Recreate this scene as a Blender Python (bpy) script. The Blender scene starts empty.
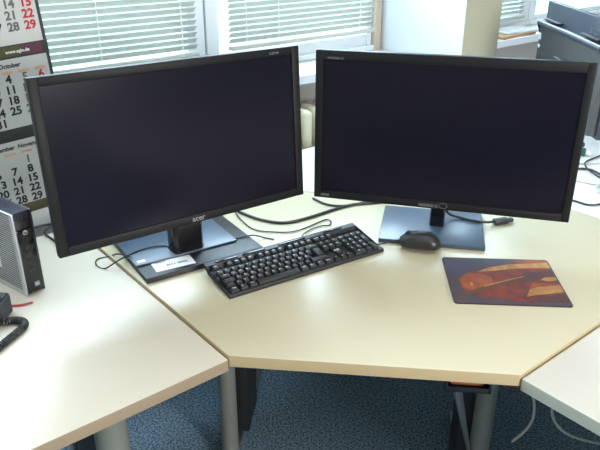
import bpy, bmesh, math, random
from mathutils import Vector, Matrix
random.seed(4)
C = bpy.context.scene.collection
scene = bpy.context.scene
R = math.radians

# ------------------------------------------------------------ camera, world, light, exposure
cd = bpy.data.cameras.new('camera'); cam = bpy.data.objects.new('camera', cd); C.objects.link(cam)
cd.sensor_width = 36.0; cd.lens = 39.7; cd.clip_start = 0.02
cam.location = (0, 0, 1.506); cam.rotation_euler = (R(90 - 24.85), R(0.0), 0)
scene.camera = cam

w = bpy.data.worlds.new('sky'); scene.world = w; w.use_nodes = True
bg = w.node_tree.nodes['Background']
bg.inputs[0].default_value = (0.64, 0.84, 1.0, 1); bg.inputs[1].default_value = 12.5

wt = w.node_tree; wtc = wt.nodes.new('ShaderNodeTexCoord'); wsp = wt.nodes.new('ShaderNodeSeparateXYZ'); wrp = wt.nodes.new('ShaderNodeValToRGB')
wt.links.new(wtc.outputs['Generated'], wsp.inputs[0]); wt.links.new(wsp.outputs['Z'], wrp.inputs['Fac'])
wrp.color_ramp.elements[0].position = 0.0; wrp.color_ramp.elements[0].color = (0.13, 0.165, 0.155, 1)     # ground outside
wrp.color_ramp.elements[1].position = 0.10; wrp.color_ramp.elements[1].color = (0.64, 0.84, 1.0, 1)       # overcast sky
wt.links.new(wrp.outputs['Color'], bg.inputs[0])


def area(name, loc, target, sx, sy, power, col):
    l = bpy.data.lights.new(name, 'AREA'); l.shape = 'RECTANGLE'; l.size = sx; l.size_y = sy
    l.energy = power; l.color = col
    o = bpy.data.objects.new(name, l); C.objects.link(o); o.location = loc
    o.rotation_euler = (Vector(target) - Vector(loc)).to_track_quat('-Z', 'Y').to_euler()
    return o


area('ceiling_light', (0.5, -0.3, 2.62), (0.5, -0.3, 0), 2.6, 1.6, 15, (1.0, 0.95, 0.86))
area('ceiling_light_over_desks', (0.9, 1.3, 2.62), (0.9, 1.3, 0), 1.6, 0.9, 7, (1.0, 0.97, 0.90))
area('side_area_light', (-2.6, -0.6, 1.7), (0.0, 1.0, 0.3), 1.8, 1.5, 34, (0.92, 0.96, 1.0))  # area light added behind left, that wall has no window

area('floor_fill_light', (2.4, -1.5, 1.55), (-0.4, 1.5, 0.0), 0.8, 0.8, 128, (1.0, 0.98, 0.95))  # added fill, no window here: brightens the carpet under the left desk
# area lights added inside the blinds for a bluish sheen on the desks
for k, u_ in enumerate((-0.1, 1.17, 2.3)):
    a_ = R(39); q0 = Vector((-0.1416, 1.0764, 0.72))
    q = q0 + Vector((math.cos(a_), math.sin(a_), 0)) * u_ + Vector((-math.sin(a_), math.cos(a_), 0)) * 1.13 + Vector((0, 0, 1.05))
    area('window_fill_light', q, q + Vector((math.sin(a_), -math.cos(a_), -0.15)), (1.3, 0.72, 0.8)[k], 0.75, (56, 44, 40)[k], (0.62, 0.83, 1.0))

vs = scene.view_settings
vs.view_transform = 'Standard'; vs.look = 'None'; vs.exposure = -0.16; vs.gamma = 1.0
vs.use_curve_mapping = False

# ------------------------------------------------------------ frame of the desks
PHI = R(39)
A0 = Vector((-0.1416, 1.0764, 0.0))
E1 = Vector((math.cos(PHI), math.sin(PHI), 0)); EN = Vector((-math.sin(PHI), math.cos(PHI), 0))
TOP = 0.72


def P(u, v, z=0.0):                  # u along the window wall, v towards it, z above the desk top
    return A0 + E1 * u + EN * v + Vector((0, 0, TOP + z))


UV = Matrix.Translation(A0 + Vector((0, 0, TOP))) @ Matrix.Rotation(PHI, 4, 'Z')

# ------------------------------------------------------------ materials


def mat(name, col, rough=0.5, metal=0.0, spec=0.5, noise=None, bump=None, coat=0.0):
    m = bpy.data.materials.new(name); m.use_nodes = True
    nt = m.node_tree; b = nt.nodes['Principled BSDF']
    b.inputs['Base Color'].default_value = (*col, 1); b.inputs['Roughness'].default_value = rough
    b.inputs['Metallic'].default_value = metal; b.inputs['Specular IOR Level'].default_value = spec
    b.inputs['Coat Weight'].default_value = coat
    if noise or bump:
        tc = nt.nodes.new('ShaderNodeTexCoord')
    if noise:
        scale, amt, col2 = noise
        n = nt.nodes.new('ShaderNodeTexNoise'); n.inputs['Scale'].default_value = scale
        n.inputs['Detail'].default_value = 6
        nt.links.new(tc.outputs['Object'], n.inputs['Vector'])
        r = nt.nodes.new('ShaderNodeValToRGB')
        r.color_ramp.elements[0].position = 0.5 - amt; r.color_ramp.elements[1].position = 0.5 + amt
        r.color_ramp.elements[0].color = (*col, 1); r.color_ramp.elements[1].color = (*col2, 1)
        nt.links.new(n.outputs['Fac'], r.inputs['Fac']); nt.links.new(r.outputs['Color'], b.inputs['Base Color'])
    if bump:
        scale, st = bump
        n = nt.nodes.new('ShaderNodeTexNoise'); n.inputs['Scale'].default_value = scale
        nt.links.new(tc.outputs['Object'], n.inputs['Vector'])
        bp = nt.nodes.new('ShaderNodeBump'); bp.inputs['Strength'].default_value = st
        bp.inputs['Distance'].default_value = 0.002
        nt.links.new(n.outputs['Fac'], bp.inputs['Height']); nt.links.new(bp.outputs['Normal'], b.inputs['Normal'])
    return m


M = {}
M['desk'] = mat('beige laminate', (0.53, 0.463, 0.318), 0.34, noise=(3, 0.3, (0.55, 0.48, 0.332)), spec=1.0)
M['desk_left'] = mat('cream laminate', (0.57, 0.505, 0.405), 0.36, noise=(3, 0.3, (0.59, 0.52, 0.42)), spec=1.0)
M['desk_right'] = mat('pale cream laminate', (0.63, 0.555, 0.475), 0.38, noise=(3, 0.3, (0.65, 0.575, 0.49)))
M['desk_rear'] = mat('off white laminate', (0.70, 0.69, 0.67), 0.36)
M['edge'] = mat('tan edge band', (0.44, 0.34, 0.19), 0.5)
M['seam'] = mat('dark tan edge band', (0.30, 0.215, 0.105), 0.55)
M['edge_brown'] = mat('brown edge band', (0.30, 0.225, 0.15), 0.5)
M['edge_pale'] = mat('pale edge band', (0.47, 0.48, 0.41), 0.5)
M['carpet'] = mat('blue carpet', (0.06, 0.115, 0.165), 0.95, spec=0.1, noise=(150, 0.10, (0.28, 0.39, 0.49)), bump=(300, 0.8))
M['wall'] = mat('painted wall', (0.62, 0.60, 0.55), 0.8, bump=(60, 0.1))
M['wall_lit'] = mat('window-lit wall paint', (0.54, 0.57, 0.60), 0.8, bump=(60, 0.1))  # pillar sides: bluish window light put into the colour
M['wall_grey'] = mat('grey parapet paint', (0.46, 0.455, 0.44), 0.7)
M['wall_shaded'] = mat('shaded beige wall paint', (0.42, 0.405, 0.30), 0.8, bump=(60, 0.1))  # pillar front: beige paint with its shade put into the colour
M['ceiling'] = mat('ceiling white', (0.75, 0.74, 0.70), 0.9)
M['frame'] = mat('window frame paint', (0.66, 0.71, 0.76), 0.4)
M['jamb'] = mat('tan jamb', (0.45, 0.38, 0.30), 0.6)
M['sill'] = mat('grey sill', (0.50, 0.46, 0.41), 0.4)
M['sill_edge'] = mat('pale sill edge', (0.70, 0.76, 0.82), 0.4)
M['slat'] = mat('blind slat', (0.44, 0.455, 0.42), 0.45)
M['cord'] = mat('blind cord', (0.8, 0.82, 0.8), 0.7)
M['radiator'] = mat('cream radiator enamel', (0.66, 0.62, 0.47), 0.4)
M['radgrille'] = mat('grey radiator grille', (0.30, 0.30, 0.30), 0.5)
M['bezel'] = mat('black plastic bezel', (0.009, 0.009, 0.010), 0.5, spec=0.2, bump=(900, 0.06))
M['screen'] = mat('dark screen', (0.006, 0.005, 0.012), 0.20, spec=0.16)
M['gloss'] = mat('glossy black plastic', (0.008, 0.008, 0.010), 0.14, spec=0.5)
M['mouse'] = mat('satin black plastic', (0.016, 0.016, 0.017), 0.33)
M['base'] = mat('black stand base with window tint', (0.042, 0.066, 0.105), 0.33, spec=0.5)  # black plate, blue of the reflected window put into its colour
M['black'] = mat('matt black plastic', (0.018, 0.018, 0.019), 0.5)
M['key'] = mat('black key plastic', (0.022, 0.022, 0.023), 0.55)
M['slab'] = mat('dark grey plastic', (0.016, 0.016, 0.021), 0.42, spec=0.35)
M['lettering'] = mat('silver lettering', (0.45, 0.45, 0.46), 0.4)
M['silvertext'] = mat('grey lettering', (0.26, 0.26, 0.27), 0.4)
M['raised'] = mat('raised grey lettering', (0.085, 0.09, 0.10), 0.4)
M['dimletter'] = mat('dim lettering', (0.16, 0.16, 0.17), 0.5)
M['white'] = mat('white print', (0.75, 0.75, 0.74), 0.6)
M['paper'] = mat('white paper', (0.50, 0.50, 0.49), 0.85)
M['paper_grey'] = mat('greyish paper', (0.40, 0.40, 0.40), 0.85)
M['ink'] = mat('black ink', (0.02, 0.02, 0.022), 0.8)
M['inkgrey'] = mat('grey ink', (0.12, 0.12, 0.12), 0.8)
M['red'] = mat('red ink', (0.42, 0.02, 0.03), 0.8)
M['peach'] = mat('peach print', (0.60, 0.36, 0.25), 0.8)
M['card'] = mat('black card', (0.024, 0.026, 0.026), 0.6)
M['olive'] = mat('olive print', (0.06, 0.055, 0.02), 0.6)
M['maroon'] = mat('maroon print', (0.09, 0.025, 0.04), 0.6)
M['silver'] = mat('silver plastic', (0.42, 0.43, 0.45), 0.35, metal=0.4)
M['hole'] = mat('dark perforation', (0.07, 0.07, 0.08), 0.6)
M['ridge'] = mat('dark violet grey plastic', (0.03, 0.028, 0.045), 0.4)
M['leg'] = mat('grey painted steel', (0.23, 0.235, 0.205), 0.4, metal=0.2)
M['chrome'] = mat('brushed steel', (0.48, 0.48, 0.48), 0.3, metal=0.9)
M['cable'] = mat('black cable', (0.014, 0.014, 0.014), 0.45)
M['cable_grey'] = mat('grey cable', (0.40, 0.40, 0.37), 0.55)
M['cable_red'] = mat('red cable', (0.30, 0.02, 0.03), 0.5)
M['green'] = mat('dark green plastic', (0.01, 0.09, 0.06), 0.4)
M['rear'] = mat('dark grey monitor shell', (0.032, 0.042, 0.060), 0.40)
M['rear_low'] = mat('grey shell', (0.048, 0.050, 0.050), 0.5)
M['envelope'] = mat('orange brown cardboard', (0.45, 0.25, 0.11), 0.8)
M['copper'] = mat('orange brown plastic', (0.36, 0.12, 0.05), 0.4)
M['pad_base'] = mat('purple grey pad print', (0.085, 0.052, 0.060), 0.7, noise=(16, 0.2, (0.05, 0.040, 0.060)))
M['pad_red'] = mat('dark red pad print', (0.23, 0.045, 0.024), 0.7, noise=(34, 0.22, (0.09, 0.022, 0.022)))
M['pad_rust'] = mat('rust pad print', (0.36, 0.095, 0.032), 0.7, noise=(30, 0.22, (0.19, 0.04, 0.022)))
M['pad_gold'] = mat('ochre pad print', (0.47, 0.24, 0.075), 0.7, noise=(44, 0.22, (0.27, 0.105, 0.04)))
M['pad_violet'] = mat('violet grey pad print', (0.052, 0.046, 0.078), 0.7)
M['pad_dark'] = mat('dark plum pad print', (0.06, 0.026, 0.03), 0.7, noise=(30, 0.25, (0.10, 0.035, 0.03)))
M['pad_brown'] = mat('brown pad print', (0.10, 0.055, 0.035), 0.75)
M['pad_orange'] = mat('orange pad print', (0.50, 0.17, 0.04), 0.75)


def glass():
    m = bpy.data.materials.new('window glass'); m.use_nodes = True; nt = m.node_tree
    for n in list(nt.nodes): nt.nodes.remove(n)
    o = nt.nodes.new('ShaderNodeOutputMaterial'); t = nt.nodes.new('ShaderNodeBsdfTransparent')
    t.inputs[0].default_value = (0.90, 0.97, 0.96, 1)
    g = nt.nodes.new('ShaderNodeBsdfGlossy'); g.inputs['Roughness'].default_value = 0.02
    lw = nt.nodes.new('ShaderNodeLayerWeight'); f = nt.nodes.new('ShaderNodeMath'); f.operation = 'POWER'
    nt.links.new(lw.outputs['Facing'], f.inputs[0]); f.inputs[1].default_value = 4.0
    x = nt.nodes.new('ShaderNodeMixShader')
    nt.links.new(f.outputs[0], x.inputs[0]); nt.links.new(t.outputs[0], x.inputs[1])
    nt.links.new(g.outputs[0], x.inputs[2]); nt.links.new(x.outputs[0], o.inputs[0])
    return m


M['glass'] = glass()

# ------------------------------------------------------------ mesh helpers


class MB:
    def __init__(s): s.bm = bmesh.new(); s.mi = 0

    def _fin(s, vs, mtx):
        if mtx is not None: bmesh.ops.transform(s.bm, matrix=mtx, verts=vs)
        for f in {f for v in vs for f in v.link_faces}: f.material_index = s.mi
        return s

    def box(s, c, d, bev=0.0, mtx=None, seg=2, taper=None):
        r = bmesh.ops.create_cube(s.bm, size=1.0); vs = r['verts']
        for v in vs:
            k = taper if (taper and v.co.z > 0) else 1.0
            v.co = Vector((v.co.x * d[0] * k, v.co.y * d[1] * k, v.co.z * d[2]))
        if bev > 0:
            es = list({e for v in vs for e in v.link_edges})
            rb = bmesh.ops.bevel(s.bm, geom=es, offset=min(bev, min(d) * 0.45), segments=seg, affect='EDGES', profile=0.5)
            vs = list({v for f in rb['faces'] for v in f.verts} | {v for v in vs if v.is_valid})
        bmesh.ops.translate(s.bm, verts=vs, vec=c)
        return s._fin(vs, mtx)

    def cyl(s, p0, p1, r0, r1=None, seg=20, mtx=None):
        p0 = Vector(p0); p1 = Vector(p1); r1 = r0 if r1 is None else r1; d = p1 - p0
        r = bmesh.ops.create_cone(s.bm, cap_ends=True, segments=seg, radius1=r0, radius2=r1, depth=d.length)
        vs = r['verts']
        m = Matrix.Translation((p0 + p1) / 2) @ d.to_track_quat('Z', 'Y').to_matrix().to_4x4()
        bmesh.ops.transform(s.bm, matrix=m, verts=vs)
        return s._fin(vs, mtx)

    def prism(s, pts, z0, z1, bev=0.0, mtx=None):
        bot = [s.bm.verts.new((x, y, z0)) for x, y in pts]; top = [s.bm.verts.new((x, y, z1)) for x, y in pts]
        n = len(pts); fs = [s.bm.faces.new(bot[::-1]), s.bm.faces.new(top)]
        for i in range(n): fs.append(s.bm.faces.new((bot[i], bot[(i + 1) % n], top[(i + 1) % n], top[i])))
        vs = bot + top
        if bev > 0:
            rb = bmesh.ops.bevel(s.bm, geom=[e for e in top[0].link_faces and {e for v in top for e in v.link_edges}],
                                 offset=bev, segments=2, affect='EDGES', profile=0.5)
            vs = list({v for f in rb['faces'] for v in f.verts} | {v for v in vs if v.is_valid})
        return s._fin(vs, mtx)

    def tube(s, pts, r, seg=8, mtx=None, smooth=True, sub=6):
        pts = [Vector(p) for p in pts]
        if smooth and len(pts) > 2:
            q = [pts[0] * 2 - pts[1]] + pts + [pts[-1] * 2 - pts[-2]]; out = []
            for i in range(1, len(q) - 2):
                a, b, c, d = q[i - 1:i + 3]
                for k in range(sub):
                    t = k / sub
                    out.append(0.5 * ((2 * b) + (c - a) * t + (2 * a - 5 * b + 4 * c - d) * t * t + (3 * b - a - 3 * c + d) * t ** 3))
            pts = out + [pts[-1]]
        rings = []; up = Vector((0, 0, 1)); prev = None
        for i, p in enumerate(pts):
            t = (pts[min(i + 1, len(pts) - 1)] - pts[max(i - 1, 0)]).normalized()
            if prev is None:
                x = t.cross(up if abs(t.z) < 0.9 else Vector((1, 0, 0))).normalized()
            else:
                x = (prev - t * prev.dot(t)).normalized()
            prev = x; y = t.cross(x)
            rings.append([s.bm.verts.new(p + (x * math.cos(2 * math.pi * k / seg) + y * math.sin(2 * math.pi * k / seg)) * r) for k in range(seg)])
        for a, b in zip(rings, rings[1:]):
            for k in range(seg): s.bm.faces.new((a[k], a[(k + 1) % seg], b[(k + 1) % seg], b[k]))
        s.bm.faces.new(rings[0][::-1]); s.bm.faces.new(rings[-1])
        return s._fin([v for rr in rings for v in rr], mtx)

    def loft(s, rings, mtx=None):
        rs = [[s.bm.verts.new(p) for p in r] for r in rings]; n = len(rs[0])
        for a, b in zip(rs, rs[1:]):
            for k in range(n): s.bm.faces.new((a[k], a[(k + 1) % n], b[(k + 1) % n], b[k]))
        s.bm.faces.new(rs[0][::-1]); s.bm.faces.new(rs[-1])
        return s._fin([v for r in rs for v in r], mtx)

    def mesh(s, name, mats, smooth=True):
        bmesh.ops.recalc_face_normals(s.bm, faces=s.bm.faces[:])
        me = bpy.data.meshes.new(name); s.bm.to_mesh(me); s.bm.free()
        for m in (mats if isinstance(mats, (list, tuple)) else [mats]): me.materials.append(m)
        if smooth:
            me.polygons.foreach_set('use_smooth', [True] * len(me.polygons))
            me.set_sharp_from_angle(angle=R(35))
        return me

    def build(s, name, mats, parent=None, label=None, smooth=True):
        return link(name, s.mesh(name, mats, smooth), parent, label)


def link(name, me, parent=None, label=None):
    o = bpy.data.objects.new(name, me); C.objects.link(o)
    if parent is not None: o.parent = parent
    if label: o['label'] = label
    return o


def tag(o, label, cat, group=None, kind=None):
    o['label'] = label; o['category'] = cat
    if group: o['group'] = group
    if kind: o['kind'] = kind
    return o


def thing(name, label, cat, loc=(0, 0, 0), rz=0.0, group=None):
    o = bpy.data.objects.new(name, None); C.objects.link(o); o.empty_display_size = 0.05
    o.location = loc; o.rotation_euler = (0, 0, rz)
    return tag(o, label, cat, group)


def struct(name, mb, mats, parent=None, smooth=False):
    o = mb.build(name, mats, parent, smooth=smooth)
    if parent is None: o['kind'] = 'structure'
    return o


_tc = {}


def glyphs(txt, size, bold=0.0, extr=0.0004, align='CENTER'):
    k = (txt, size, bold, extr, align)
    if k not in _tc:
        cu = bpy.data.curves.new('t', 'FONT'); cu.body = txt; cu.size = size; cu.align_x = align; cu.align_y = 'CENTER'
        cu.extrude = extr; cu.offset = bold; cu.resolution_u = 3
        o = bpy.data.objects.new('t', cu); C.objects.link(o)
        dg = bpy.context.evaluated_depsgraph_get(); dg.update()
        me = bpy.data.meshes.new_from_object(o.evaluated_get(dg))
        bpy.data.objects.remove(o); bpy.data.curves.remove(cu); _tc[k] = me
    return _tc[k]


def add_text(mb, txt, size, mtx, bold=0.0, extr=0.0004, align='CENTER', mi=None):
    me = glyphs(txt, size, bold, extr, align)
    n0 = len(mb.bm.verts); f0 = len(mb.bm.faces)
    mb.bm.from_mesh(me)
    mb.bm.verts.ensure_lookup_table(); mb.bm.faces.ensure_lookup_table()
    vs = mb.bm.verts[n0:]
    bmesh.ops.transform(mb.bm, matrix=mtx, verts=vs)
    for f in mb.bm.faces[f0:]: f.material_index = mb.mi if mi is None else mi


T = Matrix.Translation


def RX(a): return Matrix.Rotation(a, 4, 'X')
def RY(a): return Matrix.Rotation(a, 4, 'Y')
def RZ(a): return Matrix.Rotation(a, 4, 'Z')


# ------------------------------------------------------------ the room
def uvpoly(mb, pts, z0, z1, bev=0.0): mb.prism(pts, z0, z1, bev, UV)


mb = MB(); mb.box((1.2, -1.2, -TOP - 0.05), (8.0, 5.4, 0.1), mtx=UV); struct('floor', mb, M['carpet'])
mb = MB(); mb.box((1.2, -1.2, 2.7 - TOP + 0.05), (8.0, 5.4, 0.1), mtx=UV); struct('ceiling', mb, M['ceiling'])
mb = MB(); mb.box((-2.85, -1.2, 1.35 - TOP), (0.1, 5.4, 2.7), mtx=UV); struct('wall_left', mb, M['wall'])
mb = MB(); mb.box((5.25, -1.2, 1.35 - TOP), (0.1, 5.4, 2.7), mtx=UV); struct('wall_right', mb, M['wall'])
mb = MB(); mb.box((1.2, -3.95, 1.35 - TOP), (8.0, 0.1, 2.7), mtx=UV); struct('wall_front', mb, M['wall'])
# window wall: parapet below the sill, lintel above, piers
mb = MB()
mb.box((1.2, 1.31, (-TOP + 0.25) / 2), (8.0, 0.26, TOP + 0.25), mtx=UV)
struct('wall_back', mb, M['wall_grey'])
mb = MB(); mb.box((1.2, 1.31, 1.78), (8.0, 0.26, 0.40), mtx=UV); struct('wall_lintel', mb, M['wall'])
mb = MB(); mb.box((-1.85, 1.31, 0.915), (1.9, 0.26, 1.33), mtx=UV); struct('wall_pier', mb, M['wall'])
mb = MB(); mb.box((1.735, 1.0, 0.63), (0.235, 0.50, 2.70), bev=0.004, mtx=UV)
pme = mb.mesh('wall_pillar', [M['wall_lit'], M['wall_shaded']], smooth=False)
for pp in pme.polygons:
    if pp.normal.dot(EN) < -0.5: pp.material_index = 1  # room-facing side gets the shaded tone, the others the window-lit one
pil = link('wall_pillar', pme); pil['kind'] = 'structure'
mb = MB(); mb.box((4.75, 1.31, 0.915), (0.9, 0.26, 1.33), mtx=UV); struct('wall_corner', mb, M['wall'])


def sill(name, u0, u1):
    mb = MB()
    mb.mi = 0; mb.box(((u0 + u1) / 2, 1.10, 0.240), (u1 - u0, 0.20, 0.03), mtx=UV)
    mb.mi = 1; mb.box(((u0 + u1) / 2, 0.995, 0.2375), (u1 - u0, 0.010, 0.035), bev=0.003, mtx=UV)
    return struct(name, mb, [M['sill'], M['sill_edge']])


sill('trim_1', -2.7, 1.61); sill('trim_2', 1.86, 5.2)
mb = MB(); mb.box((-0.55, 1.16, 0.08), (4.3, 0.04, 0.28), mtx=UV); struct('trim_3', mb, M['wall_grey'])
mb = MB(); mb.box((3.53, 1.16, 0.08), (3.3, 0.04, 0.28), mtx=UV); struct('trim_4', mb, M['wall_grey'])
mb = MB(); mb.box((1.592, 1.235, 0.90), (0.040, 0.08, 1.30), bev=0.004, mtx=UV); struct('trim_5', mb, M['jamb'])


def window(name, u0, u1, z0=0.255, z1=1.58, fl=0.09, fr=0.09, fb=0.07):
    mb = MB(); v = 1.25
    for (a, b, c, d) in ((u0, u0 + fl, z0, z1), (u1 - fr, u1, z0, z1), (u0 + fl, u1 - fr, z0, z0 + fb), (u0 + fl, u1 - fr, z1 - 0.07, z1)):
        mb.box(((a + b) / 2, v, (c + d) / 2), (b - a, 0.07, d - c), bev=0.006, mtx=UV)
        # inner rebate
    mb.box(((u0 + u1) / 2, v - 0.043, z0 + 0.012), (u1 - u0, 0.02, 0.024), bev=0.004, mtx=UV)
    f = struct(name, mb, M['frame'], smooth=True)
    g = MB(); g.box(((u0 + fl + u1 - fr) / 2, v + 0.01, (z0 + fb + z1 - 0.07) / 2), (u1 - u0 - fl - fr, 0.006, z1 - z0 - fb - 0.07), mtx=UV)
    g.build('glass_pane', M['glass'], f, smooth=False)
    return f


window('window_1', -0.90, 0.722, fr=0.072)
window('window_2', 0.728, 1.575, fl=0.055, fr=0.03)
window('window_3', 1.86, 2.775, fr=0.085)
window('window_4', 2.78, 4.30, fl=0.06, fb=0.05)


def blind(u0, u1, zb, label, cords, tilt=-46):
    t = thing('venetian_blind', label, 'blind', P((u0 + u1) / 2, 1.178, zb), PHI, 'venetian blinds in the windows')
    L = u1 - u0; ztop = 1.57 - zb; pitch = 0.0208; wd = 0.0255
    mb = MB(); z = 0.035; a = R(tilt)
    while z < ztop - 0.06:
        # curved slat: room-side edge high, window-side edge low
        prof = []
        for k in range(7):
            s_ = -1 + 2 * k / 6; y = s_ * wd / 2; h = 0.0024 * (1 - s_ * s_)
            prof.append((y * math.cos(a) - h * math.sin(a), y * math.sin(a) + h * math.cos(a)))
        ring = [(y, zz) for y, zz in prof] + [(y + 0.0004, zz - 0.0006) for y, zz in prof[::-1]]
        mb.loft([[(-L / 2, y, z + zz) for y, zz in ring], [(L / 2, y, z + zz) for y, zz in ring]])
        z += pitch
    mb.build('slats', M['slat'], t)
    mb = MB(); mb.box((0, 0, 0.008), (L, 0.030, 0.016), bev=0.004); mb.build('bottom_rail', M['slat'], t)
    mb = MB(); mb.box((0, 0.0, ztop - 0.02), (L, 0.04, 0.04), bev=0.003); mb.build('head_rail', M['slat'], t)
    for c in cords:
        mb = MB()
        for dy in (-0.0142, 0.0125):
            mb.cyl((c - (u0 + u1) / 2, dy, 0.005), (c - (u0 + u1) / 2, dy, ztop - 0.03), 0.0011, seg=6)
        k = 0.035
        while k < ztop - 0.1:
            mb.box((c - (u0 + u1) / 2, -0.0142, k - 0.006), (0.005, 0.003, 0.006), bev=0.001); k += pitch
        mb.build('ladder_cord', M['cord'], t)
    return t


blind(-0.88, 0.665, 0.338, 'wide venetian blind with pale slats beside the wall calendar', (-0.5, 0.30, 0.60))
blind(0.805, 1.545, 0.340, 'venetian blind lowered in the middle window, left of the white pillar', (0.87, 1.02, 1.45))
blind(1.88, 2.665, 0.305, 'narrow venetian blind seen between the pillar and the rear monitor', (2.0, 2.60))
blind(2.86, 4.24, 0.47, 'raised venetian blind above the rear monitor at the right', (3.0, 4.0))

# radiator under the sill
t = thing('radiator', 'cream column radiator under the window sill, seen between the monitors', 'radiator', P(0.9, 1.0, -TOP + 0.1), PHI)
for k in range(18):
    mb = MB(); x = -0.52 + k * 0.061
    mb.box((x, 0, 0.375), (0.044, 0.12, 0.75), bev=0.021, seg=4); mb.build('column', M['radiator'], t)
for z in (0.06, 0.70): mb = MB(); mb.cyl((-0.56, 0, z), (0.56, 0, z), 0.022); mb.build('manifold', M['radiator'], t)
for x in (-0.4, 0.4): mb = MB(); mb.box((x, 0, -0.04), (0.04, 0.10, 0.12), bev=0.004); mb.build('foot', M['radgrille'], t)


# ------------------------------------------------------------ desks
def desk_top(name, pts, mtop, medge, label, cat, z=0.0, th=0.026, mseam=None):
    t = thing(name, label, cat, (A0.x, A0.y, 0), PHI)
    H = TOP + z
    mb = MB(); mb.prism(pts, H - th, H, bev=0.0022)
    for f in mb.bm.faces:
        n = f.normal
    me = mb.mesh('tabletop', [mtop, medge, mseam or medge])
    for p in me.polygons:
        if abs(p.normal.z) < 0.75: p.material_index = 2 if abs(p.normal.x) > 0.9 else 1
    link('tabletop', me, t)
    return t


def desk_leg(t, u, v, ang, H, width=0.025, depth=0.30, side=0.0, strut=True):
    """column leg: front tube, dark channel panel, rear tube and long floor foot; ang = direction of the foot"""
    m = T((u, v, 0)) @ RZ(ang)
    mb = MB(); mb.box((0.0, 0, H - 0.008), (0.10, 0.10, 0.012), bev=0.003, mtx=m)
    mb.cyl((0, 0, 0.035), (0, 0, H - 0.012), width, seg=28, mtx=m); o = mb.build('leg', M['leg'], t)
    mb = MB(); mb.box((depth * 0.42, side, 0.05 + (H - 0.08) / 2), (depth * 0.50, 0.034 + abs(side), H - 0.09), bev=0.006, mtx=m)
    mb.build('cable_channel', M['black'], t)
    if strut:
      mb = MB(); mb.loft([[(depth - 0.14 + dx, dy, 0.05) for dx, dy in ((-.010, -.016), (.010, -.016), (.010, .016), (-.010, .016))],
                        [(depth + dx, dy, H - 0.004) for dx, dy in ((-.022, -.022), (.022, -.022), (.022, .022), (-.022, .022))]], mtx=m)
      mb.build('strut', M['chrome'], t)
    mb = MB(); mb.box((depth * 0.42, 0, 0.0175), (depth + 0.28, 0.055, 0.035), bev=0.008, mtx=m)
    mb.build('foot', M['chrome'], t)


U = 0.003
cd_ = desk_top('corner_desk', [(U, U), (0.4, -0.4 + U), (1.2, -0.4 + U), (1.2, 0.05), (0.45, 0.8), (U, 0.8)], M['desk'], M['edge'],
               'beige corner desk with angled front edge carrying both monitors', 'desk')
desk_leg(cd_, 0.245, 0.415, R(45), TOP - 0.026, width=0.0255, side=-0.022, strut=False)
desk_leg(cd_, 0.655, -0.175, R(45), TOP - 0.026, width=0.026, depth=0.25, side=0.022, strut=False)
mb = MB(); mb.cyl((0.36, -0.283, TOP - 0.0665), (0.632, -0.159, TOP - 0.50), 0.010, 0.005); mb.build('brace', M['chrome'], cd_)
ld = desk_top('desk', [(-1.7, 0), (0.0, 0), (0.0, 0.8), (-1.7, 0.8)], M['desk_left'], M['edge_brown'],
              'cream desk at left with the thin computer and the telephone on it', 'desk', z=-0.007)
desk_leg(ld, -0.215, 0.11, R(90), TOP - 0.033, width=0.033)
desk_leg(ld, -1.5, 0.11, R(90), TOP - 0.033, width=0.033)
rd = desk_top('desk', [(0.4, -0.4 + 0.0), (0.4, -2.0), (1.2, -2.0), (1.2, -0.4 + 0.0)], M['desk_right'], M['edge_pale'],
              'pale empty desk cut off by the right edge, beside the mousepad', 'desk', z=-0.007)
desk_leg(rd, 0.62, -1.8, R(0), TOP - 0.033, width=0.033)
desk_leg(rd, 0.76, -0.75, R(0), TOP - 0.033, width=0.033)
bd = desk_top('desk', [(1.204, 0.052), (1.204, -1.9), (2.0, -1.9), (2.0, 0.74), (1.6, 0.74), (1.6, 0.915), (0.455, 0.915), (0.455, 0.803)],
              M['desk_rear'], M['edge_pale'], 'off white desk behind the monitors with the rear monitor and tangled cables on it', 'desk', z=-0.001)
desk_leg(bd, 1.75, -1.7, R(180), TOP - 0.028, width=0.03)
desk_leg(bd, 1.80, 0.30, R(180), TOP - 0.028, width=0.03)
desk_leg(bd, 0.75, 0.80, R(-70), TOP - 0.028, width=0.025, depth=0.2)

# cable tray with an orange brown box under the corner desk front
t = thing('cable_tray', 'black tray holding an orange-brown item under the corner desk front', 'tray', P(0.385, -0.285, -0.026), PHI - R(45))
mb = MB()
for x in (-0.042, 0.042): mb.box((x, 0, -0.020), (0.005, 0.10, 0.038), bev=0.001)
mb.box((0, 0, -0.037), (0.088, 0.10, 0.004), bev=0.001); mb.box((0, -0.048, -0.033), (0.088, 0.004, 0.012), bev=0.001)
mb.build('tray', M['gloss'], t)
o = MB(); o.box((0, 0, 0.0), (0.068, 0.07, 0.022), bev=0.005)
o = o.build('power_brick', M['copper']); o.location = P(0.385, -0.285, -0.026 - 0.0235); o.rotation_euler = (0, 0, PHI - R(45))
tag(o, 'orange-brown block lying in the black tray under the corner desk', 'box')


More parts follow.
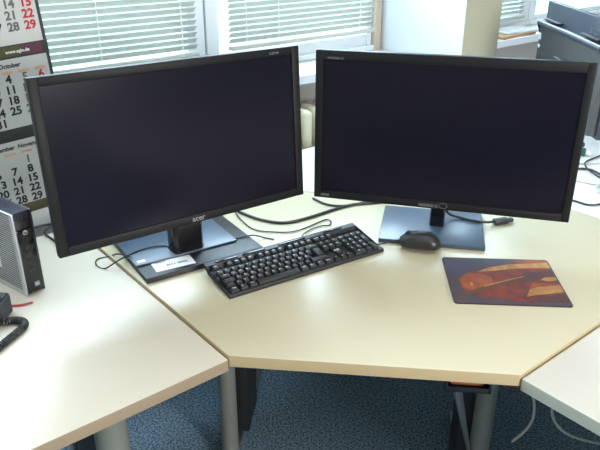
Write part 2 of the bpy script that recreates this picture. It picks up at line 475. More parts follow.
# ------------------------------------------------------------ monitors
def monitor(label, loc, rz, W, H, zb, xoff, behind, tilt, base_c, base_d, base_rz, neck_w, neck_d, logo, base_th=0.008, bez=(0.021, 0.019, 0.021)):
    """origin at the panel's foot point on the surface below; panel bottom edge centre at (0,0,zb)"""
    t = thing('monitor', label, 'monitor', loc, rz)
    m = T((0, 0, zb)) @ RX(-tilt)
    bs, bt, bb = bez
    mb = MB()
    for c, d in (((-W / 2 + bs / 2, 0.010, H / 2), (bs, 0.020, H)), ((W / 2 - bs / 2, 0.010, H / 2), (bs, 0.020, H)),
                 ((0, 0.010, H - bt / 2), (W - 2 * bs + 0.002, 0.020, bt)), ((0, 0.010, bb / 2), (W - 2 * bs + 0.002, 0.020, bb))):
        mb.box(c, d, bev=0.0022, mtx=m)
    mb.build('bezel', M['bezel'], t)
    mb = MB(); mb.box((0, 0.008, (H - bt + bb) / 2), (W - 2 * bs + 0.004, 0.008, H - bt - bb + 0.004), mtx=m)
    mb.build('screen', M['screen'], t, smooth=False)
    mb = MB(); mb.box((0, 0.026, H / 2), (W - 0.008, 0.014, H - 0.008), bev=0.006, mtx=m)
    mb.box((0, 0.042, H * 0.45), (W * 0.62, 0.024, H * 0.55), bev=0.010, mtx=m)
    mb.build('back_cover', M['black'], t)
    # neck
    bx, by = base_c
    mb = MB(); nb = Vector((bx, by, base_th)); 
    z1 = zb + 0.14
    y1 = by + neck_d * 0.0
    mb.loft([[(bx + sx * neck_w / 2 * k, by + sy * neck_d / 2 * k, z) for sx, sy in ((-1, -.6), (-.8, -1), (.8, -1), (1, -.6), (1, .6), (.8, 1), (-.8, 1), (-1, .6))]
             for z, k in ((base_th - 0.002, 1.06), (base_th + 0.006, 1.0), (z1, 0.96))])
    mb.box((bx, (by + 0.04) / 2, zb + 0.11), (neck_w * 0.9, max(by - 0.02, 0.02), 0.06), bev=0.004)
    mb.build('stand_neck', M['gloss'], t)
    mb = MB(); mb.box((0, 0, base_th / 2), (*base_d, base_th), bev=0.0025, mtx=T((bx, by, 0)) @ T((base_rz[0], base_rz[1], 0)) @ RZ(base_rz[2]))
    bo = mb.build('stand_base', M['base'], t)
    for (txt, size, x, z, mt, bold) in logo:
        mb = MB(); add_text(mb, txt, size, m @ T((x, -0.0002, z)) @ RX(R(90)), bold=bold, extr=0.0003)
        mb.build('lettering', mt, t, smooth=False)
    return t


SLABZ = 0.0145
mL = monitor('left black monitor standing on the dark flat box', (-0.2485, 1.4185, TOP + SLABZ + 0.0005), R(34.98), 0.631, 0.378, 0.133 - SLABZ, 0, 0, R(3.5),
             (0.022, 0.108), (0.275, 0.195), (-0.004, 0.066, R(-3)), 0.082, 0.055,
             [('acer', 0.019, 0.012, 0.0105, M['silvertext'], 0.0002), ('K272HL', 0.008, 0.245, 0.3665, M['dimletter'], 0.0)], base_th=0.006)
mb = MB(); mb.box((-0.118, -0.082, 0.0062), (0.020, 0.012, 0.0006), mtx=T((0.022, 0.108, 0)) @ T((-0.004, 0.066, 0)) @ RZ(R(-3))); mb.build('sticker', M['white'], mL, label='small white sticker')

mR = monitor('right black monitor on a flat square base behind the mouse', (0.352, 1.578, TOP + 0.0003), R(-15.3), 0.652, 0.392, 0.100, 0, 0, R(0.7),
             (0.002, 0.105), (0.278, 0.230), (-0.012, -0.010, R(4)), 0.040, 0.034,
             [('HANNS G', 0.011, -0.020, 0.0085, M['dimletter'], 0.0003), ('HANNS-G', 0.009, -0.275, 0.373, M['dimletter'], 0.0), ('HDMI', 0.009, -0.295, 0.0095, M['dimletter'], 0.0003)],
             base_th=0.012, bez=(0.019, 0.024, 0.021))
mb = MB()
ring = [(0.024 * math.cos(a), 0.010 * math.sin(a)) for a in [2 * math.pi * k / 24 for k in range(25)]]
mb.tube([(0.018 + x * 0.45, -0.0006, 0.103 + 0.0085 + z * 0.7) for x, z in ring], 0.0006, seg=6, smooth=False)
mb.build('emblem', M['dimletter'], mR)

# flat dark box under the left monitor
t = thing('flat_box', 'flat dark grey box with a white year label under the left monitor', 'box', (-0.362, 1.363, TOP + 0.0003), R(32.5))
mb = MB(); mb.prism([(0, 0), (0.315, 0), (0.315, 0.25), (0, 0.25)], 0.0, 0.0100, bev=0.001); mb.build('tray', M['slab'], t)
mb = MB(); mb.prism([(-0.0006, -0.0006), (0.3156, -0.0006), (0.3156, 0.2506), (-0.0006, 0.2506)], 0.0103, SLABZ, bev=0.0015); mb.build('lid', M['slab'], t)
a = math.atan2(0.048, 0.089)
lm = RZ(R(-32.5)) @ T((-0.3125 + 0.362, 1.441 - 1.363, SLABZ + 0.0004)) @ RZ(a)
mb = MB(); mb.box((0, 0, 0), (0.100, 0.050, 0.0008), mtx=lm); lb = mb.build('label', M['white'], t, label='white paper label')
mb = MB(); add_text(mb, '2011-2022', 0.0125, lm @ T((0.008, -0.004, 0.0006)), bold=0.0003, extr=0.0001); mb.build('lettering', M['ink'], lb, smooth=False)
mb = MB(); add_text(mb, 'TERMINE', 0.007, lm @ T((-0.030, 0.017, 0.0006)), bold=0.0002, extr=0.0001); mb.build('heading', M['inkgrey'], lb, smooth=False)

# ------------------------------------------------------------ keyboard
KT = R(6.6)
t = thing('keyboard', 'black keyboard with number pad in front of both monitors', 'keyboard', (-0.0088, 1.4730, TOP + 0.0088), R(32.2))
t.rotation_euler = (KT, 0, R(32.2))
mb = MB()
prof = [(-0.072, 0.0005), (-0.072, 0.006), (-0.068, 0.0085), (0.047, -0.0050), (0.055, 0.0125), (0.069, 0.0130), (0.072, 0.011), (0.072, 0.0005)]
mb.loft([[(sx * (0.2225 - k), y, z * (1 - 0.1 * (k > 0.001) * 0)) for y, z in prof] for sx, k in ((-1, 0.0), (1, 0.0))])
mb.build('body', M['black'], t)
KP = 0.0190
_km = {}


def key_mesh(wd, dp):
    k = (round(wd, 4), round(dp, 4))
    if k not in _km:
        m_ = MB()
        m_.loft([[(sx * (wd / 2 - i), sy * (dp / 2 - j), z) for sx, sy in ((-1, -.9), (-.93, -1), (.93, -1), (1, -.9), (1, .9), (.93, 1), (-.93, 1), (-1, .9))]
                 for z, i, j in ((-0.002, 0.0008, 0.0008), (0.0025, 0.0009, 0.0009), (0.0062, 0.0024, 0.0022), (0.0066, 0.0032, 0.003))])
        _km[k] = m_.mesh('key', M['key'])
    return _km[k]


slope = math.atan2(0.002, 0.115)
legends = MB()


def kz(y): return 0.0085 + (y + 0.068) * 0.002 / 0.115


def key(x, y, wu=1.0, du=1.0, leg='', name='key'):
    o = link(name, key_mesh(wu * KP - 0.0022, du * 0.018 - 0.0020), t)
    o.location = (x, y, kz(y)); o.rotation_euler = (slope, 0, 0)
    if leg:
        add_text(legends, leg, 0.0085 if len(leg) == 1 else 0.0052, T((x - 0.002 if len(leg) == 1 else x, y + 0.002, kz(y) + 0.0068)) @ RX(slope), bold=0.0002, extr=0.0001)


x0 = -0.2155
ys = {'f': 0.0390, '1': 0.0150, 'q': -0.003, 'a': -0.021, 'z': -0.039, ' ': -0.057}


def row(y, items, start=x0):
    x = start
    for it in items:
        if isinstance(it, (int, float)): x += it * KP; continue
        leg, wu, nm = it
        key(x + wu * KP / 2, y, wu, 1.0 if y != ys['f'] else 0.9, leg, nm); x += wu * KP
    return x


def K(s): return [(c, 1.0, 'key') for c in s]


row(ys['f'], [('Esc', 1, 'key'), 1.0] + [('F%d' % k, 1, 'key') for k in range(1, 5)] + [0.5] + [('F%d' % k, 1, 'key') for k in range(5, 9)] + [0.5] + [('F%d' % k, 1, 'key') for k in range(9, 13)])
row(ys['1'], K('^1234567890') + K('ß´') + [('<-', 2, 'backspace_key')])
row(ys['q'], [('Tab', 1.5, 'tab_key')] + K('QWERTZUIOPÜ+'))
key(x0 + 14.3 * KP, (ys['q'] + ys['a']) / 2, 1.3, 2.0, '', 'enter_key')
row(ys['a'], [('', 1.75, 'caps_lock_key')] + K('ASDFGHJKLÖÄ'))
row(ys['z'], [('', 1.25, 'shift_key')] + K('<YXCVBNM,.-') + [('', 2.75, 'shift_key')])
row(ys[' '], [('Strg', 1.25, 'control_key'), ('#', 1.25, 'system_key'), ('Alt', 1.25, 'alt_key'), ('', 6.25, 'space_bar'), ('Alt', 1.25, 'alt_key'), ('#', 1.25, 'system_key'), ('=', 1.25, 'menu_key'), ('Strg', 1.25, 'control_key')])
nx = x0 + 15.25 * KP
for k in range(3):
    xx = nx + (k + 0.5) * KP
    key(xx, ys['f'], 1, 0.9, ['Druck', 'Rol', 'Pse'][k], 'key'); key(xx, ys['1'], 1, 1, ['Ein', 'P1', 'Up'][k], 'key'); key(xx, ys['q'], 1, 1, ['Ent', 'End', 'Dn'][k], 'key')
    key(xx, ys[' '], 1, 1, '<v>'[k], 'arrow_key')
key(nx + 1.5 * KP, ys['z'], 1, 1, '^', 'arrow_key')
px_ = nx + 3.25 * KP
for r_, (yy, s_) in enumerate(((ys['1'], 'N/*-'), (ys['q'], '789'), (ys['a'], '456'), (ys['z'], '123'))):
    for k, c in enumerate(s_): key(px_ + (k + 0.5) * KP, yy, 1, 1, c, 'key')
key(px_ + 3.5 * KP, (ys['q'] + ys['a']) / 2, 1, 2, '+', 'plus_key'); key(px_ + 3.5 * KP, (ys['z'] + ys[' ']) / 2, 1, 2, '', 'enter_key')
key(px_ + 1.0 * KP, ys[' '], 2, 1, '0', 'zero_key'); key(px_ + 2.5 * KP, ys[' '], 1, 1, ',', 'key')
legends.build('key_lettering', M['lettering'], t, smooth=False)
for k, (xx, ww) in enumerate(((-0.165, 0.062), (-0.090, 0.064), (0.022, 0.080), (0.150, 0.060))):
    mb = MB(); mb.box((xx, 0.0612, 0.0128), (ww, 0.0075, 0.004), bev=0.0015); mb.build('media_key', M['gloss'], t)
mb = MB(); mb.box((nx + 1.5 * KP + 0.004, ys['a'], kz(ys['a']) + 0.0006), (0.016, 0.007, 0.0008), bev=0.0002); mb.build('badge', M['lettering'], t, label='small pale badge')
# keyboard cable, lying in a loop behind the keyboard
for xx in (-0.175, 0.175):
    mb = MB(); mb.box((xx, 0.055, -0.0068), (0.022, 0.012, 0.0155), bev=0.001, mtx=None); mb.build('foot', M['black'], t)
kinv = (T((-0.0088, 1.4730, TOP + 0.0088)) @ RZ(R(32.2)) @ RX(KT)).inverted()
mb = MB(); mb.tube([kinv @ Vector((x, y, TOP + z)) for x, y, z in ((0.000, 1.550, 0.022), (0.008, 1.610, 0.012), (0.014, 1.635, 0.005), (0.036, 1.668, 0.003), (0.062, 1.686, 0.003), (0.082, 1.69, 0.003), (0.088, 1.715, 0.003), (0.074, 1.728, 0.003), (0.042, 1.698, 0.003),
                                                                  (-0.014, 1.650, 0.003), (-0.069, 1.645, 0.003), (-0.128, 1.662, 0.003), (-0.17, 1.73, 0.003), (-0.19, 1.78, 0.003))], 0.0018)
mb.build('cable', M['cable'], t)

# ------------------------------------------------------------ mouse
t = thing('mouse', 'black computer mouse lying sideways on the front of the right monitor base', 'mouse', (0.312, 1.548, TOP + 0.0127), R(164))
L = 0.112; Wd = 0.064; Hh = 0.038
rings = []
for i in range(15):
    s_ = -1 + 2 * i / 14; x = s_ * L / 2
    k = max(1 - abs(s_) ** 3.2, 0.03) ** 0.5
    wv = Wd / 2 * k * (1 - 0.06 * math.cos(s_ * 2.6)); hv = (Hh * (1 - 0.30 * (s_ * 0.9 + 0.25) ** 2)) * k ** 0.8
    ring = []
    for j in range(20):
        a = math.pi * j / 19
        ring.append((x, -wv * math.cos(a) * (1 if True else 1), 0.004 + (hv - 0.004) * math.sin(a) ** 0.75))
    ring += [(x, wv * 0.9, 0.0), (x, -wv * 0.9, 0.0)]
    rings.append(ring)
mb = MB(); mb.loft(rings); mb.build('body', M['mouse'], t)
for s_ in (-1, 1):
    rr = []
    for i in range(8):
        q = 0.10 + 0.82 * i / 7; x = q * L / 2
        k = max(1 - abs(q) ** 3.2, 0.03) ** 0.5; wv = Wd / 2 * k; hv = (Hh * (1 - 0.30 * (q * 0.9 + 0.25) ** 2)) * k ** 0.8
        a0, a1 = (R(93), R(140)) if s_ > 0 else (R(40), R(87))
        top = [(x, -wv * math.cos(a0 + (a1 - a0) * j / 5), 0.0048 + (hv - 0.004) * math.sin(a0 + (a1 - a0) * j / 5) ** 0.75) for j in range(6)]
        rr.append(top + [(a_, b_, c_ - 0.004) for a_, b_, c_ in top[::-1]])
    mb = MB(); mb.loft(rr); mb.build('button', M['black'], t)
mb = MB(); mb.cyl((0.030, -0.004, 0.0275), (0.030, 0.004, 0.0275), 0.0085, seg=20); mb.build('scroll_wheel', M['key'], t)
mb = MB(); mb.tube([(0.050, 0, 0.008), (0.066, 0.0, 0.003), (0.090, 0.004, -0.006), (0.112, 0.008, -0.0105), (0.14, 0.008, -0.0105), (0.165, 0.004, -0.0105)], 0.0018); mb.build('cable', M['cable'], t)

# ------------------------------------------------------------ mousepad
t = thing('mousepad', 'mousepad with an abstract red and ochre print', 'mousepad', (0.4853, 1.3769, TOP + 0.0002), R(-3.74))
pw, pd = 0.2627, 0.2209


def rrect(w_, d_, r_, n=6):
    o = []
    for cx, cy, a0 in ((w_ / 2 - r_, d_ / 2 - r_, 0), (-w_ / 2 + r_, d_ / 2 - r_, 90), (-w_ / 2 + r_, -d_ / 2 + r_, 180), (w_ / 2 - r_, -d_ / 2 + r_, 270)):
        for k in range(n + 1):
            a = R(a0 + 90 * k / n); o.append((cx + r_ * math.cos(a), cy + r_ * math.sin(a)))
    return o


mb = MB(); mb.prism(rrect(pw, pd, 0.008), 0, 0.0030); mb.build('rubber_base', M['black'], t)
mb = MB(); mb.prism(rrect(pw - 0.001, pd - 0.001, 0.008), 0.0030, 0.0036); mb.build('print', M['pad_base'], t)


def patch(pts, z, m_, name='printed_shape'):
    q = [(-pw / 2 + x * pw, pd / 2 - y * pd) for x, y in pts]
    mb = MB(); mb.prism(q, 0.0034, 0.0036 + z); mb.build(name, m_, t, smooth=False)


# shapes in pad units (x right, y down from the back edge)
patch([(0.10, 0.50), (0.16, 0.40), (0.26, 0.32), (0.40, 0.27), (0.62, 0.20), (0.85, 0.10), (0.97, 0.12), (0.97, 0.30), (0.88, 0.40), (0.97, 0.52), (0.97, 0.80), (0.80, 0.86), (0.55, 0.90), (0.25, 0.88), (0.14, 0.78), (0.09, 0.66)], 0.0001, M['pad_red'])
patch([(0.10, 0.52), (0.18, 0.40), (0.32, 0.36), (0.40, 0.42), (0.40, 0.58), (0.30, 0.70), (0.20, 0.74), (0.12, 0.70)], 0.0002, M['pad_rust'])
patch([(0.28, 0.34), (0.42, 0.22), (0.60, 0.14), (0.80, 0.10), (0.985, 0.06), (0.985, 0.20), (0.80, 0.21), (0.62, 0.24), (0.44, 0.30)], 0.0003, M['pad_gold'])
patch([(0.62, 0.06), (0.90, 0.01), (0.985, 0.02), (0.985, 0.06), (0.75, 0.10)], 0.0004, M['pad_rust'])
patch([(0.64, 0.84), (0.70, 0.68), (0.80, 0.62), (0.985, 0.58), (0.985, 0.72), (0.84, 0.77), (0.72, 0.80)], 0.0003, M['pad_gold'])
patch([(0.70, 0.66), (0.74, 0.56), (0.84, 0.54), (0.97, 0.55), (0.98, 0.58), (0.80, 0.63)], 0.0004, M['pad_rust'])
patch([(0.84, 0.47), (0.88, 0.42), (0.985, 0.40), (0.985, 0.47), (0.90, 0.50)], 0.0003, M['pad_gold'])
patch([(0.60, 0.47), (0.72, 0.33), (0.86, 0.28), (0.985, 0.27), (0.985, 0.38), (0.86, 0.42), (0.80, 0.50), (0.68, 0.53)], 0.0002, M['pad_dark'])
patch([(0.02, 0.10), (0.30, 0.04), (0.58, 0.05), (0.40, 0.16), (0.22, 0.26), (0.10, 0.42), (0.05, 0.55)], 0.0001, M['pad_violet'])
patch([(0.76, 0.845), (0.985, 0.76), (0.985, 0.93), (0.60, 0.96)], 0.0003, M['pad_dark'])
patch([(0.04, 0.86), (0.30, 0.655), (0.72, 0.40), (0.725, 0.42), (0.32, 0.70), (0.06, 0.92)], 0.0005, M['pad_brown'])
patch([(0.30, 0.64), (0.50, 0.515), (0.70, 0.405), (0.70, 0.415), (0.50, 0.535), (0.31, 0.66)], 0.0006, M['pad_gold'])
patch([(0.185, 0.60), (0.20, 0.56), (0.215, 0.60), (0.205, 0.65), (0.19, 0.65)], 0.0006, M['pad_orange'])
patch([(0.40, 0.93), (0.70, 0.86), (0.95, 0.84), (0.98, 0.90), (0.70, 0.95)], 0.0002, M['pad_red'])

# ------------------------------------------------------------ thin client
t = thing('thin_client', 'slim upright computer with silver perforated side and black front', 'computer', (-0.631, 1.317, TOP - 0.0067), R(53))
# local: x = width of the front face (0..0.052), y = depth going back, z up
wC, dC, hC = 0.050, 0.20, 0.205
mb = MB(); mb.box((wC / 2, dC / 2, hC / 2 + 0.002), (wC - 0.006, dC - 0.012, hC - 0.010), bev=0.006); mb.build('body', M['black'], t)
mb = MB(); mb.box((0.003, dC / 2, hC / 2), (0.006, dC, hC), bev=0.0028); sp = mb.build('side_panel', M['silver'], t, label='silver perforated side panel')
mb = MB()
for k in range(34):
    z = 0.016 + k * 0.0056
    mb.box((-0.0002, dC / 2, z), (0.0010, dC - 0.022, 0.0022), bev=0.0004)
mb.build('perforation', M['hole'], sp)
mb = MB(); mb.box((-0.0006, 0.112, 0.080), (0.001, 0.055, 0.060), bev=0.0004); mb.build('sticker', M['white'], sp)
mb = MB(); mb.box((wC - 0.003, dC / 2, hC / 2), (0.006, dC, hC), bev=0.0028); mb.build('side_panel', M['black'], t)
mb = MB(); mb.box((wC / 2, 0.004, hC / 2 - 0.02), (wC - 0.010, 0.008, hC - 0.045), bev=0.003); fp = mb.build('front_panel', M['gloss'], t)
mb = MB()
for k in range(9):
    mb.box((0.0085 + k * 0.0041, dC / 2 + 0.001, hC - 0.009), (0.0022, dC - 0.004, 0.018), bev=0.001)
mb.box((wC / 2, dC / 2, hC - 0.018), (wC - 0.014, dC - 0.012, 0.012)); mb.build('ridged_top', M['ridge'], t)
mb = MB(); mb.cyl((wC / 2, 0.0005, hC - 0.050), (wC / 2, -0.0012, hC - 0.050), 0.0058, seg=24); lg = mb.build('emblem', M['silver'], t, label='round silver emblem')
mb = MB(); add_text(mb, 'hp', 0.008, T((wC / 2, -0.0014, hC - 0.050)) @ RX(R(90)), bold=0.0002); mb.build('lettering', M['ink'], lg, smooth=False)
mb = MB(); mb.box((wC / 2 + 0.006, -0.0004, 0.022), (0.013, 0.0012, 0.012), bev=0.0004); e2 = mb.build('emblem', M['dimletter'], t)
mb = MB(); add_text(mb, 'hp', 0.009, T((wC / 2 + 0.006, -0.0012, 0.022)) @ RX(R(90)), bold=0.0002); mb.build('lettering', M['lettering'], e2, smooth=False)
for z in (0.118, 0.100):
    mb = MB(); mb.cyl((wC / 2, 0.0005, z), (wC / 2, -0.0012, z), 0.0068, seg=20); mb.cyl((wC / 2, -0.001, z), (wC / 2, -0.003, z), 0.003, seg=16); mb.build('audio_jack', M['key'], t)
for z in (0.079, 0.060):
    mb = MB(); mb.box((wC / 2, -0.0004, z), (0.016, 0.0015, 0.007), bev=0.0005); mb.box((wC / 2, -0.0010, z), (0.012, 0.0015, 0.0022)); mb.build('usb_port', M['key'], t)

# ------------------------------------------------------------ telephone
t = thing('telephone', 'black desk telephone with coiled cord at the left edge', 'telephone', (-0.636, 1.255, TOP - 0.0066), R(-96))
# local: x = towards the user along the right edge, y = to the right (negative is left of the phone)
mb = MB()
mb.loft([[(0.0, -0.20, 0.0), (0.0, 0.0, 0.0), (0.0, 0.0, 0.050), (0.0, -0.20, 0.050)], [(0.02, -0.20, 0.0), (0.02, 0.0, 0.0), (0.02, 0.0, 0.050), (0.02, -0.20, 0.050)],
         [(0.20, -0.20, 0.0), (0.20, 0.0, 0.0), (0.20, 0.0, 0.022), (0.20, -0.20, 0.022)]])
bmesh.ops.bevel(mb.bm, geom=mb.bm.edges[:], offset=0.004, segments=2, affect='EDGES')
mb.build('body', M['black'], t)
pm = T((0.02, 0, 0.050)) @ RY(math.atan2(0.028, 0.18))
for i in range(5):
    for j in range(3):
        mb = MB(); mb.box((0.012 + i * 0.026, -0.014 - j * 0.024, 0.0015), (0.015, 0.017, 0.004), bev=0.0015, mtx=pm); mb.build('button', M['slab'], t)
hb = MB(); hb.loft([[(0.0 + x, -0.145 + 0.022 * math.cos(a) * k, 0.060 - x * 0.12 + h + 0.018 * math.sin(a) * k) for a in [2 * math.pi * q / 16 for q in range(16)]]
                    for x, k, h in ((0.0, 0.6, 0.0), (0.008, 1.1, 0.0), (0.045, 1.1, 0.002), (0.06, 0.8, 0.010), (0.14, 0.8, 0.010), (0.155, 1.1, 0.002), (0.195, 1.1, 0.0), (0.203, 0.6, 0.0))])
hb.build('handset', M['gloss'], t)
inv = (T((-0.636, 1.255, TOP - 0.0066)) @ RZ(R(-96))).inverted()
path = [Vector(q) for q in ((-0.674, 1.185, 0.012), (-0.642, 1.199, 0.011), (-0.612, 1.206, 0.011), (-0.592, 1.199, 0.011), (-0.585, 1.182, 0.011), (-0.592, 1.155, 0.011), (-0.604, 1.115, 0.011), (-0.618, 1.070, 0.011), (-0.637, 1.02, 0.011), (-0.667, 0.98, 0.011))]
# coil along the path
dense = []
for i in range(len(path) - 1):
    a_, b_, c_, d_ = path[max(i - 1, 0)], path[i], path[i + 1], path[min(i + 2, len(path) - 1)]
    for k in range(40):
        s_ = k / 40
        dense.append(0.5 * ((2 * b_) + (c_ - a_) * s_ + (2 * a_ - 5 * b_ + 4 * c_ - d_) * s_ * s_ + (3 * b_ - a_ - 3 * c_ + d_) * s_ ** 3))
acc = 0; coil = []
for i in range(len(dense) - 1):
    p0, p1 = dense[i], dense[i + 1]; tv = (p1 - p0).normalized(); sx = tv.cross(Vector((0, 0, 1))).normalized(); sz = sx.cross(tv)
    nst = 3
    for k in range(nst):
        q = p0.lerp(p1, k / nst); ph = (acc + (p1 - p0).length * k / nst) / 0.0058 * 2 * math.pi
        coil.append(inv @ (q + Vector((0, 0, TOP - 0.0090)) + sx * 0.0062 * math.cos(ph) + sz * 0.0062 * math.sin(ph)))
    acc += (p1 - p0).length
mb = MB(); mb.tube(coil, 0.0024, seg=6, smooth=False); mb.build('coiled_cord', M['cable'], t)


def cable(pts, r, m_, label, cat='cable', name='cable', z=None, group=None):
    mb = MB(); mb.tube([Vector((q[0], q[1], TOP + (q[2] if len(q) > 2 else r + 0.0003))) for q in pts], r)
    o = mb.build(name, m_); return tag(o, label, cat, group)


cable([(-0.70, 1.285, -0.0043), (-0.665, 1.275, -0.0043), (-0.630, 1.277, -0.0043), (-0.607, 1.290, -0.0043)], 0.0025, M['cable_red'], 'short red cable between the telephone and the slim computer')
# left desk cables behind the slim computer
cable([(-0.60, 1.52, -0.0041), (-0.66, 1.60, -0.0041), (-0.71, 1.66, -0.0041), (-0.70, 1.72, -0.0041)], 0.0028, M['cable'], 'thin black cable on the left desk nearest the slim computer')
cable([(-0.655, 1.72, -0.0037), (-0.735, 1.70, -0.0037), (-0.78, 1.63, -0.0037)], 0.0032, M['cable'], 'black cable below the wall calendar, farther back on the left desk')
# cables behind the keyboard
cable([(-0.215, 1.83), (-0.173, 1.775), (-0.108, 1.722), (-0.042, 1.704), (0.029, 1.742), (0.103, 1.800), (0.16, 1.835), (0.22, 1.85), (0.30, 1.86)], 0.0042, M['cable'], 'thick black cable curving on the desk behind the keyboard')
cable([(0.04, 1.885), (0.075, 1.842), (0.115, 1.826), (0.165, 1.838), (0.24, 1.88)], 0.0035, M['cable'], 'black cable behind the left half of the right monitor')
cable([(-0.07, 1.60, 0.0025), (-0.095, 1.61, 0.0025), (-0.125, 1.595, 0.0172), (-0.165, 1.578, 0.0172), (-0.205, 1.552, 0.0172), (-0.240, 1.520, 0.0172), (-0.275, 1.500, 0.0172), (-0.312, 1.503, 0.0172), (-0.350, 1.519, 0.0235), (-0.40, 1.500, 0.0235), (-0.445, 1.455, 0.019),
       (-0.485, 1.450, -0.0050), (-0.512, 1.468, -0.0050), (-0.518, 1.500, -0.0050), (-0.49, 1.515, -0.0050), (-0.462, 1.490, 0.015), (-0.425, 1.465, 0.021), (-0.405, 1.445, 0.0185), (-0.375, 1.447, 0.0172)], 0.0018, M['cable'], 'thin black cable looped over the flat box by the left stand')
cable([(0.405, 1.700, 0.05), (0.425, 1.715, 0.025), (0.455, 1.712, 0.0165), (0.49, 1.690, 0.0165), (0.525, 1.690, 0.012), (0.545, 1.697, 0.011)], 0.0035, M['cable'], 'black video cable leaving the right monitor stand')
t = thing('video_plug', 'black video plug lying beside the right monitor base', 'plug', (0.568, 1.706, TOP + 0.0003), R(18))
mb = MB(); mb.box((0, 0, 0.008), (0.045, 0.020, 0.016), bev=0.004); mb.build('plug_body', M['black'], t)
mb = MB(); mb.box((0.030, 0, 0.008), (0.018, 0.014, 0.009), bev=0.001); mb.build('connector', M['key'], t)
# cables on the rear desk at right
Z = 0.0035
cable([(0.93, 2.25), (0.985, 2.205), (1.06, 2.21), (1.16, 2.24)], 0.003, M['cable_grey'], 'upper grey cable lying flat on the rear desk')
cable([(0.91, 2.14), (0.963, 2.150), (1.000, 2.135), (1.02, 2.07), (1.08, 2.00)], 0.004, M['cable'], 'thick black cable in the middle of the rear desk tangle')
cable([(1.105, 2.30, Z), (1.02, 2.23, Z), (0.985, 2.16, 0.013), (0.98, 2.10, 0.012), (1.01, 2.05, Z), (1.09, 2.03, Z)], 0.003, M['cable'], 'black cable curving downwards at the right edge of the rear desk')
cable([(0.79, 1.90), (0.836, 1.868), (0.867, 1.836), (0.906, 1.839), (0.98, 1.87)], 0.0032, M['cable'], 'lowest black cable running behind the right monitor corner')
cable([(0.86, 2.08), (0.92, 2.03), (0.99, 1.985), (1.06, 1.97)], 0.0022, M['cable_grey'], 'thin grey cable sagging across the rear desk')
cable([(1.02, 2.00, Z), (0.970, 1.998, Z), (0.945, 1.955, Z), (0.955, 1.915, Z), (1.02, 1.90, Z)], 0.005, M['cable_grey'], 'thick grey cable bend at the right edge of the photo')
t = thing('network_plug', 'small dark green plug on the rear desk beside the right monitor', 'plug', (1.015, 2.315, TOP - 0.0008), R(-25))
mb = MB(); mb.box((0, 0, 0.013), (0.06, 0.03, 0.026), bev=0.004); mb.build('plug_body', M['green'], t)
mb = MB(); mb.box((0.038, 0, 0.012), (0.02, 0.018, 0.015), bev=0.002); mb.build('connector', M['white'], t)

# ------------------------------------------------------------ rear monitor, its back to us
t = thing('monitor', 'dark grey monitor seen from behind on the rear desk at right', 'monitor', (1.035, 2.53, TOP - 0.0007), R(-90))
# local: x = along the panel towards the camera, -y = side facing us
mb = MB(); mb.box((0, 0.0, 0.285), (0.66, 0.022, 0.392), bev=0.004); mb.build('back_panel', M['rear'], t)
mb = MB(); mb.box((0, 0.0125, 0.285), (0.63, 0.004, 0.362)); mb.build('screen', M['screen'], t)
mb = MB()
mb.loft([[(x * k, -0.010 - dy, z) for x, z in ((-0.315, 0.10), (0.315, 0.10), (0.315, 0.385), (0.30, 0.400), (-0.30, 0.400), (-0.315, 0.385))] for k, dy in ((1.0, 0.0), (1.0, 0.020), (0.97, 0.028))])
mb.build('back_housing', M['rear_low'], t)
mb = MB(); mb.tube([(-0.318, -0.015, 0.33), (-0.312, -0.042, 0.396), (0.0, -0.046, 0.400), (0.312, -0.042, 0.396), (0.318, -0.015, 0.33)], 0.010, seg=10, smooth=False); mb.build('ridge', M['rear'], t)
for xx in (-0.21, 0.17):
    mb = MB(); mb.box((xx, -0.022, 0.413), (0.16, 0.022, 0.008), bev=0.003); mb.build('vent', M['black'], t)
mb = MB(); add_text(mb, 'acer', 0.048, T((0.165, -0.0118, 0.437)) @ RX(R(90)), bold=0.0006); mb.build('lettering', M['raised'], t, smooth=False)
for zz, s_ in ((0.345, 0.026), (0.305, 0.013)):
    mb = MB(); mb.box((-0.292, -0.0384, zz), (0.022, 0.0012, s_)); mb.build('sticker', M['white'], t, label='small white sticker')
mb = MB(); mb.box((0.0, -0.055, 0.16), (0.08, 0.03, 0.30), bev=0.006); mb.box((0.0, -0.055, 0.008), (0.26, 0.20, 0.016), bev=0.004); mb.build('stand', M['black'], t)

# ------------------------------------------------------------ papers on the far sill
for k, (du, dv, rz, sx, sy, hh, m_, lab) in enumerate(((2.40, 1.09, 5, 0.30, 0.17, 0.012, 'envelope', 'orange-brown folder on the far window sill under the white papers'),
                                                  (2.44, 1.08, -6, 0.24, 0.15, 0.010, 'paper', 'white papers lying on an orange-brown folder on the sill'))):
    mb = MB(); mb.box((0, 0, hh / 2), (sx, sy, hh), bev=0.001)
    if k == 1:
        mb.box((0.02, 0.006, hh + 0.001), (sx * 0.9, sy * 0.9, 0.002), mtx=RZ(R(8)))
    o = mb.build(['folder', 'paper_stack'][k], M[m_]); o.location = P(du, dv, 0.2553 + k * 0.0125); o.rotation_euler = (0, 0, PHI + R(rz)); tag(o, lab, ['folder', 'papers'][k])

# ------------------------------------------------------------ wall calendar
t = thing('wall_calendar', 'three month wall calendar with black numbers hanging at the window', 'calendar', P(-0.049, 0.975, 0.287), PHI)
CR = R(-3.5)   # hangs slightly crooked


def cm(x, z, y=0.0):
    return T((0, y, 0)) @ RY(CR) @ T((x, 0, z))


# local x along the wall, z up from the middle; right edge at x = +0.115 + ...
XR = 0.130
Wc = 0.415
mb = MB(); mb.box((XR - Wc / 2, 0.004, 0.06), (Wc, 0.006, 0.80), bev=0.001, mtx=RY(CR)); mb.build('backing_card', M['card'], t)
import datetime


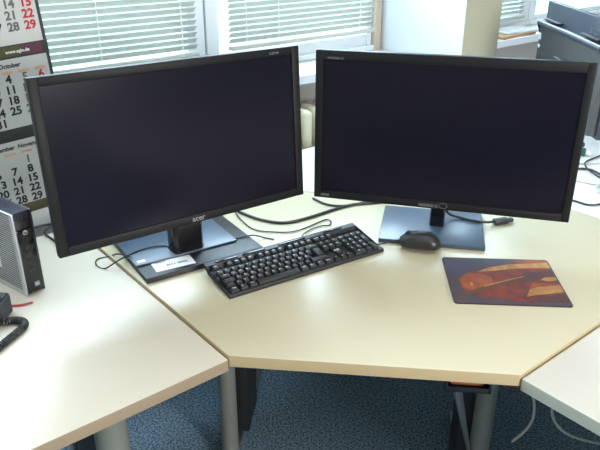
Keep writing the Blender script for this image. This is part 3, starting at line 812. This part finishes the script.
def sheet(ztop, zbot, r00, m):
    name = {9: 'September', 10: 'Oktober', 11: 'November', 8: 'August'}[m]
    mb = MB(); mb.box((XR - 0.010 - (Wc - 0.02) / 2, 0.0, (ztop + zbot) / 2), (Wc - 0.02, 0.002, ztop - zbot), mtx=RY(CR))
    s_ = mb.build('month_sheet', M['paper'], t)
    hd = MB()
    add_text(hd, name + '  ' + {9: 'September', 10: 'October', 11: 'November', 8: 'August'}[m], 0.017, RY(CR) @ T((XR - 0.15, -0.0016, ztop - 0.018)) @ RX(R(90)), bold=0.0005, extr=0.0002)
    hd.build('heading', M['ink'], s_, smooth=False)
    col = 0.0452; rowp = 0.0292; xs = XR - 0.035
    ink, gry, red = MB(), MB(), MB(); pe = MB()
    first = datetime.date(2019, m, 1); d = first
    r0 = r00
    for c in range(7):
        pe.box((xs - (6 - c) * col, -0.0014, ztop - 0.036), (0.030, 0.0005, 0.008), mtx=RY(CR))
    pe.build('weekday_row', M['peach'], s_)
    while d.month == m:
        wd_ = d.weekday(); rw = (d.day + first.weekday() - 1) // 7
        mx = RY(CR) @ T((xs - (6 - wd_) * col, -0.0016, r0 - rw * rowp)) @ RX(R(90))
        holiday = (m == 11 and d.day == 1)
        tgt = red if (wd_ == 6) else gry if (wd_ == 5 or holiday) else ink
        add_text(tgt, str(d.day), 0.031, mx, bold=0.0011, extr=0.0002)
        d += datetime.timedelta(days=1)
    ink.build('weekday_numbers', M['ink'], s_, smooth=False); gry.build('saturday_numbers', M['inkgrey'], s_, smooth=False); red.build('sunday_numbers', M['red'], s_, label='red sunday numbers', smooth=False)
    return s_


# z relative to 0.28 above the desk
sheet(0.425, 0.189, 0.350, 9)
sheet(0.154, -0.034, 0.100, 10)
sheet(-0.069, -0.259, -0.129, 11)
for zt, zb, mm, txt in ((0.189, 0.154, 'card', 1), (-0.034, -0.069, 'card', 0), (-0.259, -0.289, 'olive', 0)):
    mb = MB(); mb.box((XR - Wc / 2, 0.0, (zt + zb) / 2), (Wc, 0.004, zt - zb), bev=0.0008, mtx=RY(CR)); b_ = mb.build('date_strip', M[mm], t)
    if txt:
        mb = MB(); mb.box((XR - 0.13, -0.0022, (zt + zb) / 2 + 0.001), (0.11, 0.0008, 0.028), mtx=RY(CR)); mb.build('print_panel', M['olive'], b_)
        mb = MB(); mb.box((XR - 0.045, -0.0022, (zt + zb) / 2 + 0.001), (0.055, 0.0008, 0.028), mtx=RY(CR)); mb.build('print_panel', M['maroon'], b_)
        mb = MB(); add_text(mb, 'www.agin.de', 0.0125, RY(CR) @ T((XR - 0.085, -0.0030, (zt + zb) / 2)) @ RX(R(90)), bold=0.0003, extr=0.0002); mb.build('lettering', M['white'], b_, smooth=False)
mb = MB(); mb.box((XR - 0.0 - 0.06, 0.0, -0.316), (0.34, 0.002, 0.052), mtx=RY(CR) @ T((-0.11, 0, 0))); mb.build('month_sheet', M['paper'], t)

# ------------------------------------------------------------ under the desks
def floorcable(pts, r, m_, label):
    mb = MB(); mb.tube(pts, r); o = mb.build('cable', m_); return tag(o, label, 'cable')


floorcable([P(0.635, -0.290, -0.03), P(0.637, -0.293, -0.12), P(0.643, -0.298, -0.213), P(0.653, -0.305, -0.264), P(0.655, -0.307, -0.309), P(0.644, -0.298, -0.346), P(0.624, -0.282, -0.378)], 0.0035, M['cable_grey'], 'grey cable hanging down under the desk seam at right, curling back to the left')
floorcable([P(0.638, -0.357, -0.03), P(0.638, -0.357, -0.15), P(0.638, -0.357, -0.219), P(0.640, -0.359, -0.251), P(0.653, -0.370, -0.283), P(0.676, -0.389, -0.310), P(0.71, -0.416, -0.328), P(0.748, -0.447, -0.337), P(0.82, -0.50, -0.33)], 0.0035, M['cable_grey'], 'grey cable sagging to the right under the pale right desk')
floorcable([P(0.600, -0.235, -0.03), P(0.62, -0.235, -0.16), P(0.639, -0.230, -0.241), P(0.646, -0.236, -0.253), P(0.670, -0.255, -0.262), P(0.699, -0.279, -0.268), P(0.74, -0.30, -0.25)], 0.0018, M['cable_red'], 'thin dark red cable under the corner desk at right')
floorcable([P(0.26, 0.16, -0.03), P(0.27, 0.155, -0.07), P(0.30, 0.13, -0.075), P(0.315, 0.115, -0.05), P(0.318, 0.112, -0.027)], 0.003, M['white'], 'short white cable loop under the front edge of the corner desk')
